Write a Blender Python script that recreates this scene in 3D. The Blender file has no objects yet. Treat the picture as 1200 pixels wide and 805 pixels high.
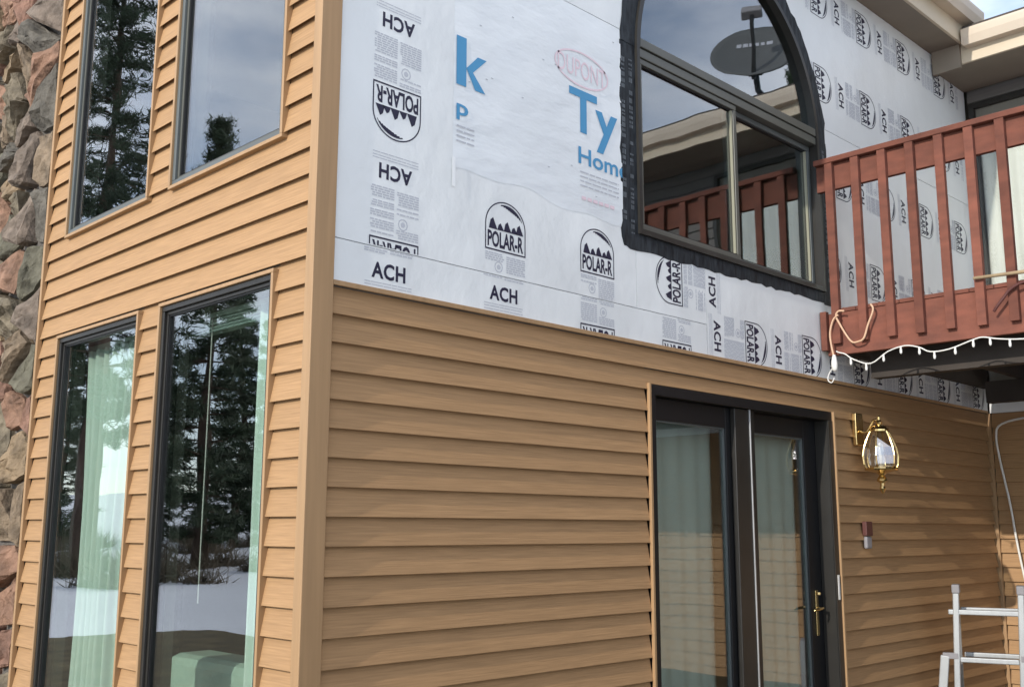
import bpy, bmesh, math, random
from mathutils import Vector, Matrix
R = math.radians
random.seed(11)
S = bpy.context.scene
COL = S.collection

# ------------------------------------------------------------------ camera
cam_d = bpy.data.cameras.new('camera'); cam = bpy.data.objects.new('camera', cam_d); COL.objects.link(cam)
yaw, pitch, roll = 0.782011, 0.174452, 0.0024775
cp, sp = math.cos(pitch), math.sin(pitch)
fw = Vector((math.sin(yaw)*cp, math.cos(yaw)*cp, sp)); rt = Vector((math.cos(yaw), -math.sin(yaw), 0)); up = rt.cross(fw)
r2 = math.cos(roll)*rt + math.sin(roll)*up; u2 = -math.sin(roll)*rt + math.cos(roll)*up
M = Matrix((r2, u2, -fw)).transposed().to_4x4(); M.translation = Vector((-2.28227, -3.40988, -0.95757))
cam.matrix_world = M
cam_d.sensor_width = 36; cam_d.lens = 1229.064/1200*36; cam_d.clip_start = .05; cam_d.clip_end = 2000
S.camera = cam
# ------------------------------------------------------------------ light
SUN_EL, SUN_AZ = 22.5, -4            # azimuth measured from the side wall's normal (-x) towards +y
sd = Vector((-math.cos(R(SUN_AZ))*math.cos(R(SUN_EL)), math.sin(R(SUN_AZ))*math.cos(R(SUN_EL)), math.sin(R(SUN_EL))))
w = bpy.data.worlds.new('World'); S.world = w; w.use_nodes = True
nt = w.node_tree; nt.nodes.clear()
def N(t, k, **kw):
    n = t.nodes.new(k)
    for a, v in kw.items(): setattr(n, a, v)
    return n
sky = N(nt, 'ShaderNodeTexSky', sky_type='NISHITA', sun_disc=False)
sky.sun_elevation = R(SUN_EL); sky.sun_rotation = math.atan2(sd.x, sd.y)
sky.altitude = 1800; sky.air_density = 1.0; sky.dust_density = .4; sky.ozone_density = 1.0
tc = N(nt, 'ShaderNodeTexCoord'); mp = N(nt, 'ShaderNodeMapping'); mp.inputs['Scale'].default_value = (1.6, 1.6, 4.5); mp.inputs['Location'].default_value = (.2, -1.0, .9)
nz = N(nt, 'ShaderNodeTexNoise'); nz.inputs['Scale'].default_value = 1.7; nz.inputs['Detail'].default_value = 6; nz.inputs['Roughness'].default_value = .55
rp = N(nt, 'ShaderNodeValToRGB'); rp.color_ramp.elements[0].position = .32; rp.color_ramp.elements[1].position = .70
rp.color_ramp.elements[1].color = (.75, .75, .75, 1)
mx = N(nt, 'ShaderNodeMix', data_type='RGBA'); mx.inputs['B'].default_value = (9.3, 9.2, 9.2, 1)
bg = N(nt, 'ShaderNodeBackground'); bg.inputs['Strength'].default_value = .15
ow = N(nt, 'ShaderNodeOutputWorld')
L_ = nt.links.new
L_(tc.outputs['Generated'], mp.inputs['Vector']); L_(mp.outputs[0], nz.inputs['Vector']); L_(nz.outputs['Fac'], rp.inputs[0])
L_(rp.outputs[0], mx.inputs['Factor']); L_(sky.outputs[0], mx.inputs['A']); L_(mx.outputs['Result'], bg.inputs['Color']); L_(bg.outputs[0], ow.inputs[0])
sl = bpy.data.lights.new('sun', 'SUN'); so = bpy.data.objects.new('sun', sl); COL.objects.link(so)
sl.energy = 2.0; sl.angle = R(.55); sl.color = (1, .93, .83)
so.location = sd*60; so.rotation_euler = sd.to_track_quat('Z', 'Y').to_euler()
S.view_settings.view_transform = 'Standard'; S.view_settings.look = 'None'; S.view_settings.gamma = 1
S.view_settings.use_curve_mapping = False; S.view_settings.exposure = .78

# ------------------------------------------------------------------ materials
MATS = {}
def mat(name, col, rough=.6, metal=0, var=0., vscale=(4,4,4), bump=0., bscale=None, rnd=0., spec=.4, col2=None, detail=5, coat=0):
    """Principled with a noise-mixed second colour, a noise bump and a per-object value shift."""
    m = bpy.data.materials.new(name); m.use_nodes = True; t = m.node_tree; b = t.nodes['Principled BSDF']
    b.inputs['Roughness'].default_value = rough; b.inputs['Metallic'].default_value = metal
    b.inputs['Specular IOR Level'].default_value = spec
    if coat: b.inputs['Coat Weight'].default_value = coat
    tc = N(t, 'ShaderNodeTexCoord'); oi = N(t, 'ShaderNodeObjectInfo')
    ad = N(t, 'ShaderNodeVectorMath', operation='MULTIPLY_ADD'); cb = N(t, 'ShaderNodeCombineXYZ')
    for i in range(3): t.links.new(oi.outputs['Random'], cb.inputs[i])
    ad.inputs[1].default_value = (37., 53., 71.); t.links.new(cb.outputs[0], ad.inputs[0]); t.links.new(tc.outputs['Object'], ad.inputs[2])
    mp = N(t, 'ShaderNodeMapping'); mp.inputs['Scale'].default_value = vscale; t.links.new(ad.outputs[0], mp.inputs['Vector'])
    nz = N(t, 'ShaderNodeTexNoise'); nz.inputs['Scale'].default_value = 1; nz.inputs['Detail'].default_value = detail; t.links.new(mp.outputs[0], nz.inputs['Vector'])
    mr = N(t, 'ShaderNodeMapRange'); mr.inputs['From Min'].default_value = .3; mr.inputs['From Max'].default_value = .7
    t.links.new(nz.outputs['Fac'], mr.inputs['Value'])
    c2 = col2 or tuple(c*(1-var) for c in col)
    mx = N(t, 'ShaderNodeMix', data_type='RGBA'); mx.inputs['A'].default_value = (*c2, 1); mx.inputs['B'].default_value = (*col, 1)
    t.links.new(mr.outputs[0], mx.inputs['Factor'])
    out = mx.outputs['Result']
    if rnd:
        hv = N(t, 'ShaderNodeHueSaturation'); m2 = N(t, 'ShaderNodeMapRange'); m2.inputs['To Min'].default_value = 1-rnd; m2.inputs['To Max'].default_value = 1+rnd
        t.links.new(oi.outputs['Random'], m2.inputs['Value']); t.links.new(m2.outputs[0], hv.inputs['Value']); t.links.new(out, hv.inputs['Color']); out = hv.outputs[0]
    t.links.new(out, b.inputs['Base Color'])
    if bump:
        mb = N(t, 'ShaderNodeMapping'); mb.inputs['Scale'].default_value = bscale or vscale; t.links.new(ad.outputs[0], mb.inputs['Vector'])
        n2 = N(t, 'ShaderNodeTexNoise'); n2.inputs['Scale'].default_value = 1; n2.inputs['Detail'].default_value = detail; t.links.new(mb.outputs[0], n2.inputs['Vector'])
        bp = N(t, 'ShaderNodeBump'); bp.inputs['Strength'].default_value = 1; bp.inputs['Distance'].default_value = bump
        t.links.new(n2.outputs['Fac'], bp.inputs['Height']); t.links.new(bp.outputs[0], b.inputs['Normal'])
    MATS[name] = m
    return m
mat('siding', (.425,.256,.128), .6, var=.23, vscale=(5,5,150), bump=.0010, rnd=.04, spec=.2)
mat('siding_trim', (.40,.247,.125), .5, var=.16, vscale=(45,45,2), rnd=0)
mat('foam', (.79,.81,.81), .40, var=.10, vscale=(1.7,1.7,1.7), bump=.014, bscale=(3,3,2.4), spec=.5)
mat('wrap', (.78,.81,.83), .42, var=.09, vscale=(2.2,2.2,2.2), bump=.012, bscale=(2.6,2.6,6.5), spec=.45)
mat('tape_white', (.84,.85,.85), .3)
mat('ink_navy', (.016,.014,.04), .5)
mat('ink_grey', (.50,.515,.56), .6)
mat('ink_blue', (.07,.28,.50), .5)
mat('ink_pink', (.76,.60,.65), .5)
mat('tape_ink', (.16,.18,.20), .6)
mat('seam', (.17,.18,.19), .8)
mat('flashing', (.006,.0075,.010), .6, col2=(.035,.042,.05), vscale=(45,45,9), bump=.004, bscale=(38,38,14), detail=9, spec=.25)
mat('bronze', (.026,.024,.021), .38, var=.2, vscale=(9,9,9))
mat('bronze_grey', (.11,.122,.12), .4, var=.15)
mat('olive_metal', (.10,.10,.085), .35, var=.15)
mat('bead_pale', (.27,.26,.19), .35)
mat('black_seal', (.008,.008,.009), .5)
mat('room', (.20,.19,.16), .9, var=.1)
mat('room_floor', (.13,.10,.065), .7, var=.3)
mat('curtain', (.68,.77,.70), .9, var=.06, vscale=(20,20,1))
mat('door_curtain', (.50,.53,.52), .9, var=.1)
mat('white_curtain', (.66,.67,.62), .9, var=.06)
mat('blind', (.62,.74,.64), .6)
mat('chair_cover', (.47,.60,.52), .9, var=.12, vscale=(9,9,9), bump=.01, bscale=(9,9,9))
mat('redwood', (.215,.080,.054), .8, col2=(.135,.055,.040), vscale=(16,5,16), bump=.003, bscale=(60,30,12), rnd=.16, spec=.2, detail=9)
mat('dark_wood', (.055,.045,.038), .8, var=.3)
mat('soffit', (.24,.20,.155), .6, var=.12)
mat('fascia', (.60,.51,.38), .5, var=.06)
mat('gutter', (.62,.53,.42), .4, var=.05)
mat('shingle', (.10,.085,.075), .9, var=.4, vscale=(20,20,20))
mat('grey_siding', (.16,.15,.14), .7, var=.2, vscale=(3,3,40))
mat('brass', (.78,.58,.27), .22, metal=1, var=.2, vscale=(30,30,30))
mat('aluminium', (.46,.47,.47), .40, metal=.5, var=.12, vscale=(30,30,6))
mat('white_plastic', (.75,.74,.70), .4)
mat('cord_tan', (.62,.40,.26), .5)
mat('maroon', (.10,.035,.03), .5)
mat('grey_plastic', (.25,.24,.25), .5)
mat('dish_grey', (.115,.12,.12), .5, var=.1)
mat('black_metal', (.02,.02,.022), .45)
mat('pale_stick', (.48,.36,.22), .7, var=.2, vscale=(5,30,30))
mat('mortar', (.14,.125,.11), .95, var=.3, vscale=(20,20,20), bump=.01, bscale=(30,30,30))
mat('snow', (.82,.84,.88), .7, var=.05, vscale=(.4,.4,.4), bump=.03, bscale=(1.2,1.2,1.2))
mat('dry_grass', (.16,.125,.065), .95, col2=(.075,.06,.032), vscale=(3,3,3), bump=.02, bscale=(30,30,30))
mat('bark', (.11,.07,.05), .95, var=.5, vscale=(7,7,2), bump=.02, bscale=(12,12,4))
mat('needles', (.045,.07,.032), .75, col2=(.02,.035,.018), vscale=(1.2,1.2,1.2))
mat('brush', (.13,.10,.065), .9, var=.4)
mat('bulb_glass', (.85,.87,.88), .08, spec=.6)

def stone_mat():
    m = mat('stone', (.30,.26,.22), .9, var=.6, vscale=(11,11,11), bump=.03, bscale=(20,20,20), detail=10)
    t = m.node_tree; b = t.nodes['Principled BSDF']; oi = [n for n in t.nodes if n.type == 'OBJECT_INFO'][0]
    rp = N(t, 'ShaderNodeValToRGB'); rp.color_ramp.interpolation = 'CONSTANT'
    cols = [(.20,.19,.155),(.30,.20,.155),(.15,.16,.135),(.30,.25,.18),(.21,.19,.175),(.27,.175,.145),(.15,.155,.15),(.25,.215,.17)]
    e = rp.color_ramp.elements; e[0].color = (*cols[0],1); e[1].position = 1/8; e[1].color = (*cols[1],1)
    for i in range(2,8): q = e.new(i/8); q.color = (*cols[i],1)
    t.links.new(oi.outputs['Random'], rp.inputs[0])
    old = b.inputs['Base Color'].links[0].from_socket
    mx = N(t, 'ShaderNodeMix', data_type='RGBA', blend_type='MULTIPLY'); mx.inputs['Factor'].default_value = 1
    mrg = N(t, 'ShaderNodeMix', data_type='RGBA'); mrg.inputs['Factor'].default_value = .0
    sc = N(t, 'ShaderNodeVectorMath', operation='SCALE'); sc.inputs['Scale'].default_value = 3.6
    t.links.new(old, sc.inputs[0]); t.links.new(rp.outputs[0], mx.inputs['A']); t.links.new(sc.outputs[0], mx.inputs['B'])
    t.links.new(mx.outputs['Result'], b.inputs['Base Color'])
stone_mat()
def glass_mat(name, r0, tint):
    m = bpy.data.materials.new(name); m.use_nodes = True; t = m.node_tree; t.nodes.clear()
    lw = N(t, 'ShaderNodeLayerWeight'); lw.inputs['Blend'].default_value = .5
    pw = N(t, 'ShaderNodeMath', operation='POWER'); pw.inputs[1].default_value = 4; t.links.new(lw.outputs['Facing'], pw.inputs[0])
    ma = N(t, 'ShaderNodeMath', operation='MULTIPLY_ADD', use_clamp=True); ma.inputs[1].default_value = 1-r0; ma.inputs[2].default_value = r0
    t.links.new(pw.outputs[0], ma.inputs[0])
    tr = N(t, 'ShaderNodeBsdfTransparent'); tr.inputs[0].default_value = (*tint, 1)
    gl = N(t, 'ShaderNodeBsdfGlossy'); gl.inputs['Roughness'].default_value = 0; gl.inputs['Color'].default_value = (.94,.94,.98,1)
    # float glass is never quite flat: a slow ripple bends the reflections a little
    tc = N(t, 'ShaderNodeTexCoord'); nz = N(t, 'ShaderNodeTexNoise'); nz.inputs['Scale'].default_value = 2.2; nz.inputs['Detail'].default_value = 1
    bp = N(t, 'ShaderNodeBump'); bp.inputs['Strength'].default_value = 1; bp.inputs['Distance'].default_value = .0012
    t.links.new(tc.outputs['Object'], nz.inputs['Vector']); t.links.new(nz.outputs['Fac'], bp.inputs['Height']); t.links.new(bp.outputs[0], gl.inputs['Normal'])
    mx = N(t, 'ShaderNodeMixShader'); o = N(t, 'ShaderNodeOutputMaterial')
    t.links.new(ma.outputs[0], mx.inputs[0]); t.links.new(tr.outputs[0], mx.inputs[1]); t.links.new(gl.outputs[0], mx.inputs[2]); t.links.new(mx.outputs[0], o.inputs[0])
    MATS[name] = m
glass_mat('glass', .13, (.88,.93,.90)); glass_mat('glass_dark', .17, (.62,.70,.70)); glass_mat('glass_clear', .05, (.97,.98,.97)); glass_mat('lamp_glass', .36, (.93,.93,.88))

# ------------------------------------------------------------------ mesh helpers
BASE = {}
def empty(name, loc, label, cat, group=None):
    o = bpy.data.objects.new(name, None); COL.objects.link(o); o.location = loc; o.empty_display_size = .1
    o['label'] = label; o['category'] = cat
    if group: o['group'] = group
    BASE[o] = Vector(loc); return o
def tag(o, label, cat, group=None):
    o['label'] = label; o['category'] = cat
    if group: o['group'] = group
    return o
class MB:
    def __init__(s): s.v = []; s.f = []
    def add(s, vs, fs):
        k = len(s.v); s.v += [tuple(q) for q in vs]; s.f += [tuple(i+k for i in f) for f in fs]; return s
    def box(s, x0, x1, y0, y1, z0, z1):
        return s.add([(x,y,z) for x in (x0,x1) for y in (y0,y1) for z in (z0,z1)],
                     [(0,1,3,2),(4,6,7,5),(0,4,5,1),(2,3,7,6),(0,2,6,4),(1,5,7,3)])
    def obox(s, c, ax, ay, az, hx, hy, hz):
        c, ax, ay, az = Vector(c), Vector(ax).normalized(), Vector(ay).normalized(), Vector(az).normalized()
        return s.add([c+ax*hx*i+ay*hy*j+az*hz*k for i in (-1,1) for j in (-1,1) for k in (-1,1)],
                     [(0,1,3,2),(4,6,7,5),(0,4,5,1),(2,3,7,6),(0,2,6,4),(1,5,7,3)])
    def beam(s, a, b, wv, ww, wt):
        """box beam from a to b, width direction wv, widths ww (along wv) and wt"""
        a, b = Vector(a), Vector(b); d = (b-a).normalized(); x = Vector(wv); x = (x-d*x.dot(d)).normalized(); y = d.cross(x)
        return s.obox((a+b)/2, x, y, d, ww/2, wt/2, (b-a).length/2)
    def prism(s, poly, fn, a, b):
        """poly: list of 2-D points; fn(p, t) -> 3-D; caps at a and b"""
        n = len(poly); vs = [fn(p, a) for p in poly]+[fn(p, b) for p in poly]
        fs = [tuple(range(n)), tuple(range(2*n-1, n-1, -1))]+[(i, (i+1)%n, n+(i+1)%n, n+i) for i in range(n)]
        return s.add(vs, fs)
    def tube(s, path, r, n=8, caps=True):
        P = [Vector(p) for p in path]; rr = r if isinstance(r, (list,tuple)) else [r]*len(P); vs = []; fs = []; x = None
        for i, p in enumerate(P):
            d = (P[min(i+1,len(P)-1)]-P[max(i-1,0)]).normalized()
            if x is None: x = d.orthogonal().normalized()
            x = (x-d*x.dot(d)).normalized(); y = d.cross(x)
            vs += [p+(x*math.cos(2*math.pi*k/n)+y*math.sin(2*math.pi*k/n))*rr[i] for k in range(n)]
        for i in range(len(P)-1):
            for k in range(n): fs.append((i*n+k, i*n+(k+1)%n, (i+1)*n+(k+1)%n, (i+1)*n+k))
        if caps: fs += [tuple(range(n-1,-1,-1)), tuple(range((len(P)-1)*n, len(P)*n))]
        return s.add(vs, fs)
    def lathe(s, c, prof, n=20, rot=0):
        c = Vector(c); vs = []; fs = []
        for r, z in prof: vs += [c+Vector((r*math.cos(rot+2*math.pi*k/n), r*math.sin(rot+2*math.pi*k/n), z)) for k in range(n)]
        for i in range(len(prof)-1):
            for k in range(n): fs.append((i*n+k, i*n+(k+1)%n, (i+1)*n+(k+1)%n, (i+1)*n+k))
        fs += [tuple(range(n-1,-1,-1)), tuple(range((len(prof)-1)*n, len(prof)*n))]
        return s.add(vs, fs)
    def build(s, name, m, parent=None, smooth=False, bevel=0, fix=True):
        me = bpy.data.meshes.new(name); me.from_pydata(s.v, [], s.f)
        if fix:
            bm = bmesh.new(); bm.from_mesh(me); bmesh.ops.recalc_face_normals(bm, faces=bm.faces); bm.to_mesh(me); bm.free()
        me.materials.append(MATS[m])
        if smooth: me.polygons.foreach_set('use_smooth', [True]*len(me.polygons))
        o = bpy.data.objects.new(name, me); COL.objects.link(o)
        if parent is not None:
            o.parent = parent
            if parent in BASE: o.matrix_parent_inverse = Matrix.Translation(-BASE[parent])
        if bevel:
            b = o.modifiers.new('bevel', 'BEVEL'); b.width = bevel; b.segments = 2; b.limit_method = 'ANGLE'
        return o
def box(name, m, parent, *a, bevel=0): return MB().box(*a).build(name, m, parent, bevel=bevel)

GZ = -2.4
XW = 6.75                       # plane of the wing wall
SC = .1143                      # siding course
# (u, out, z) to world on the three walls
WF = lambda u, o, z: (u, -o, z)
WL = lambda u, o, z: (-o, u, z)
WW = lambda u, o, z: (XW-o, u, z)

# ------------------------------------------------------------------ ground
def sheet(name, fn, xs, ys, m):
    vs = [(x, y, fn(x,y)) for y in ys for x in xs]; n = len(xs)
    fs = [(j*n+i, j*n+i+1, (j+1)*n+i+1, (j+1)*n+i) for j in range(len(ys)-1) for i in range(n-1)]
    o = MB().add(vs, fs).build(name, m, smooth=True, fix=False); o['kind'] = 'structure'; return o
def hill(x, y):
    d = math.hypot(x, y); h = GZ-.02+.035*math.sin(x*.8+y*.3)*math.sin(y*.7)
    d2 = x*-.5+y*.87
    if d > 24: h += (d-24)*.045*(1+.25*math.sin(x*.06)*math.cos(y*.05)) if d < 160 else 136*.045
    return h
g = [-700,-400,-250,-160]+list(range(-120,-40,10))+list(range(-40,41,2))+list(range(50,121,10))+[160,250,400,700]
sheet('snow_ground', hill, g, g, 'snow')
def patch(x, y): return GZ+.03
mb = MB(); n = 220; ring = []
for i in range(n):
    a = 2*math.pi*i/n; dx, dy = math.cos(a), math.sin(a)
    k = 10.2+1.2*math.sin(3*a+1)+.6*math.sin(7*a)+.35*math.sin(17*a+2)+.25*math.sin(29*a)
    if dy < 0: k *= 1-.55*dy*dy+(1.1*max(0, dx)*-dy*2)  # unseen yard side of the outline shaped for snow bounce on the front wall
    ring.append((3+dx*k*1.15, 1+dy*k, GZ+.02))
mb.add([(3,1,GZ+.03)]+ring, [(0, 1+i, 1+(i+1)%n) for i in range(n)]).build('dry_lawn', 'dry_grass')['kind'] = 'structure'

# ------------------------------------------------------------------ house: shell
house = empty('house', (3.4, 2.5, GZ), 'two storey house with tan lap siding below bare white foam sheathing', 'house')
def wall_cells(name, m, parent, fn, us, zs, holes, t0, t1):
    """slab with rectangular holes made of cells; t0..t1 measured outwards"""
    us = sorted(set(us+[h[0] for h in holes]+[h[1] for h in holes])); zs = sorted(set(zs+[h[2] for h in holes]+[h[3] for h in holes]))
    mb = MB()
    for a, b in zip(us, us[1:]):
        run = None
        for c, d in zip(zs, zs[1:]):
            inside = any(h[0]-1e-6 <= a and b <= h[1]+1e-6 and h[2]-1e-6 <= c and d <= h[3]+1e-6 for h in holes)
            if not inside:
                p, q = fn(a, t0, c), fn(b, t1, d)
                mb.box(min(p[0],q[0]), max(p[0],q[0]), min(p[1],q[1]), max(p[1],q[1]), c, d)
    return mb.build(name, m, parent)
LW = [('UR', .255, 1.265, .665, 2.75), ('UL', 1.487, 2.505, .665, 2.75), ('LR', .275, 1.285, -2.12, .10), ('LL', 1.497, 2.505, -2.12, .10)]
DOOR = (2.115, 4.10, -2.38, -.195)
ARCH = (2.06, 4.06, .63, 2.70)
WDOOR = (-2.6, -.034, .50, 2.60)
side_wall = wall_cells('side_wall', 'room', house, WL, [.029, 5.0], [GZ, 4.3], [w_[1:] for w_ in LW], -.16, -.028)
front_wall = wall_cells('front_wall', 'room', house, WF, [.16, XW-.004], [GZ, 3.25], [DOOR, ARCH], -.16, -.028)
wing_wall = wall_cells('wing_wall', 'room', house, WW, [-6.5, -.02], [GZ, 3.0], [WDOOR], -.16, -.028)
box('back_wall', 'room', house, .16, 10.5, 5.0, 5.16, GZ, 4.0)
box('far_wall', 'room', house, 10.5, 10.66, -6.5, 5.16, GZ, 3.2)
box('wing_end_wall', 'room', house, 6.91, 10.5, -6.5, -6.34, GZ, 3.2)
box('partition_wall', 'room', house, 6.91, 7.03, .02, 5.0, GZ, 3.2)
box('lower_floor', 'room_floor', house, .16, 10.5, -.0+.16, 5.0, -2.36, -2.30)
box('upper_floor', 'room', house, .16, 6.91, .16, 5.0, .22, .48)
box('wing_floor', 'room', house, 6.91, 10.5, -6.34, .16, .22, .48)
box('upper_ceiling', 'room', house, .16, 6.91, .16, 5.0, 3.0, 3.1)
box('wing_ceiling', 'room', house, 6.91, 10.5, -6.34, .0, 2.9, 3.0)

# siding planks -----------------------------------------------------------
def siding(parent, fn, u0, u1, k0, k1, holes, m='siding', t=.025, zlo=GZ, zhi=9):
    for k in range(k0, k1+1):
        zt, zb = -k*SC, -(k+1)*SC
        if zb < zlo: zb = zlo
        if zt-zb < .02: continue
        cuts = sorted({u0, u1}|{h[i] for h in holes for i in (0,1) if u0 < h[i] < u1 and h[2] < zt and h[3] > zb})
        runs = []; cur = []
        for a, b in zip(cuts, cuts[1:]):
            lo, hi = zb, zt; mid = (a+b)/2
            for h in holes:
                if h[0] < mid < h[1]:
                    if h[2] <= zb+1e-4 and h[3] >= zt-1e-4: lo = hi
                    elif h[3] < zt and h[3] > zb: lo = max(lo, h[3])
                    elif h[2] > zb and h[2] < zt: hi = min(hi, h[2])
            if hi-lo > .004: cur.append((a, b, lo, hi))
            else:
                if cur: runs.append(cur)
                cur = []
        if cur: runs.append(cur)
        for run in runs:
            mb = MB()
            for (a, b, lo, hi) in run:
                o = lambda z: .003+(t-.003)*(zt-z)/(zt-zb)
                top = hi+(.030 if abs(hi-zt) < 1e-5 and zt < zhi and k > k0 else 0)
                if hi-lo > .06 and lo < zb+1e-5:
                    prof = [(.0005, lo+.034), (t-.006, lo+.034), (t-.0025, lo+.001), (t-.0015, lo), (t, lo+.001), (t, lo+.003), (o(hi) if hi < zt else .0030, hi), (o(hi) if hi < zt else .0022, top), (.0005, top)]
                else:
                    prof = [(.0005, lo+.0004), (o(lo), lo), (o(lo), lo+.003), (o(hi) if hi < zt else .0025, hi), (.0005, hi)]
                mb.prism(prof, lambda p, u: fn(u, p[0]-.0225, p[1]), a, b)
            mb.build('siding_plank', m, parent)
H_L = [w_[1:] for w_ in LW]
siding(side_wall, WL, .042, 2.775, -21, 20, H_L)
siding(front_wall, WF, .088, XW-.03, 0, 20, [DOOR])
siding(wing_wall, WW, -6.4, -.0205, 0, 20, [])
siding(wing_wall, WW, -6.4, -.022, -25, -5, [(WDOOR[0], -.001, WDOOR[2]-.1, WDOOR[3]+.128)], m='grey_siding', zhi=2.9)
box('foam_band', 'foam', wing_wall, XW-.004, XW+.02, -6.4, -.016, .004, .19)
box('metal_trim', 'fascia', wing_wall, XW-.022, XW-.005, -6.4, -.03, .125, .165)

# corner post, starter trim, inside corner -----------------------------------
mb = MB()
po = [(-.012,-.014),(.088,-.014),(.088,.027),(.027,.027),(.027,.042),(-.012,.042)]
mb.prism(po, lambda p, z: (p[0], p[1], z), GZ+.05, 3.0).build('corner_post', 'siding_trim', house, bevel=.003)
box('top_trim', 'siding_trim', house, .0885, XW-.03, -.0125, -.001, .0, .021, bevel=.002)
box('inside_corner', 'siding_trim', house, XW-.020, XW+.006, -.020, .022, GZ+.05, .0, bevel=.003)
box('chimney_trim', 'siding_trim', house, -.016, .012, 2.776, 2.802, GZ+.05, 3.4, bevel=.003)

# ------------------------------------------------------------------ foam sheathing and wrap
def inside_arch(x, off):       # top outline of the arched hole
    c, r = 3.06, 1.0+off
    return 1.69+math.sqrt(max(0, r*r-(x-c)**2)) if abs(x-c) < r else None
def arch_sheet(name, m, x0, x1, z0, z1, y0, y1, hole=True, parent=house):
    """sheet x0..x1, z0..z1 that stops at the arched window"""
    mb = MB(); hx0, hx1 = 2.045, 4.075
    def col(a, b, lo0, lo1, hi):
        mb.add([(a,y0,lo0),(b,y0,lo1),(b,y0,hi),(a,y0,hi),(a,y1,lo0),(b,y1,lo1),(b,y1,hi),(a,y1,hi)],
               [(0,1,2,3),(7,6,5,4),(0,4,5,1),(2,6,7,3),(1,5,6,2),(0,3,7,4)])
    if x0 < hx0: col(x0, min(hx0,x1), z0, z0, z1)
    if x1 > hx1: col(max(hx1,x0), x1, z0, z0, z1)
    a, b = max(x0,hx0), min(x1,hx1)
    if a < b:
        if z0 < .61: mb.box(a, b, min(y0,y1), max(y0,y1), z0, min(.61, z1))
        n = 40
        for i in range(n):
            p, q = a+(b-a)*i/n, a+(b-a)*(i+1)/n
            l0, l1 = inside_arch(p, .016) or 1.69, inside_arch(q, .016) or 1.69
            l0, l1 = max(l0, z0), max(l1, z0)
            if min(l0,l1) < z1-.005: col(p, q, min(l0,z1-.002), min(l1,z1-.002), z1)
    return mb.build(name, m, parent, fix=False)
strip = arch_sheet('foam_sheet', 'foam', .0895, 2.680, .0215, .1965, -.0005, .013)
left_sheet = arch_sheet('foam_sheet', 'foam', .0895, 2.04, .2005, 1.7485, 0, .013)
right_sheet = arch_sheet('foam_sheet', 'foam', 4.08, XW-.003, .0215, 1.7965, 0, .013)
mid_sheet = arch_sheet('foam_sheet', 'foam', 2.043, 2.682, .2005, .609, 0, .013)
low_sheet = arch_sheet('foam_sheet', 'foam', 2.684, 4.077, .0215, .609, 0, .013)
top_left = arch_sheet('foam_sheet', 'foam', .0895, 3.06, 1.7525, 3.0, 0, .013)
top_right = arch_sheet('foam_sheet', 'foam', 3.063, XW-.003, 1.8005, 3.0, 0, .013)
box('sheathing', 'seam', house, .0895, 2.04, .0132, .0138, .02, 3.0)
box('sheathing', 'seam', house, 4.08, XW-.005, .0132, .0138, .02, 3.0)
box('sheathing', 'seam', house, 2.042, 4.078, .0132, .0138, .02, .62)

# house wrap: a softly rippled membrane pinned over the foam
random.seed(5)
nx, nz_ = 48, 46; X0, X1, Z0, Z1 = .722, 1.935, .64, 1.745
def wrapz(u):  return Z0+.02*math.sin(u*6)+.012*math.sin(u*17+1)-.0*u
vs = []; fs = []
for j in range(nz_+1):
    for i in range(nx+1):
        u, v = i/nx, j/nz_; x = X0+(X1-X0)*u; zb = wrapz(u); z = zb+(Z1-zb)*v
        e = min(1, min(v, 1-v, u)*12)
        y = -.0009-e*(.0012+.0006*math.sin(x*9+z*5)+.0010*max(0, math.sin(z*19-x*4.2))**3*(1-v)**1.5)
        vs.append((x, y, z))
for j in range(nz_):
    for i in range(nx):
        a = j*(nx+1)+i; fs.append((a, a+1, a+nx+2, a+nx+1))
# thickness
k = len(vs); vs2 = [(x, -.0008, z) for x, y, z in vs]
mb = MB().add(vs, fs)
wrap = mb.build('house_wrap', 'wrap', house, smooth=True, fix=False)
box('seam_tape', 'tape_white', house, .715, .733, -.0075, -.0068, .56, .70)

# printing ---------------------------------------------------------------
FONT = {}
def glyphs(body, bold=.0, sp=1.0):
    key = (body, bold, sp)
    if key in FONT: return FONT[key]
    c = bpy.data.curves.new('lettering', 'FONT'); c.body = body; c.size = 1; c.offset = bold; c.resolution_u = 3; c.space_character = sp
    o = bpy.data.objects.new('lettering', c); COL.objects.link(o)
    bpy.context.view_layer.update()
    me = bpy.data.meshes.new_from_object(o.evaluated_get(bpy.context.evaluated_depsgraph_get()))
    bm = bmesh.new(); bm.from_mesh(me); bmesh.ops.triangulate(bm, faces=bm.faces)
    xs = [v.co.x for v in bm.verts]; ys = [v.co.y for v in bm.verts]
    x0, x1, y0, y1 = min(xs), max(xs), min(ys), max(ys)
    tri = [[((v.co.x-x0)/(x1-x0), (v.co.y-y0)/(y1-y0)) for v in f.verts] for f in bm.faces]
    bm.free(); bpy.data.objects.remove(o); bpy.data.curves.remove(c); bpy.data.meshes.remove(me)
    FONT[key] = tri; return tri
def put(tri, u0, v0, w_, h_): return [[(u0+p[0]*w_, v0+p[1]*h_) for p in t] for t in tri]
def rect(u0, v0, u1, v1): return [(u0,v0),(u1,v0),(u1,v1),(u0,v1)]
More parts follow.
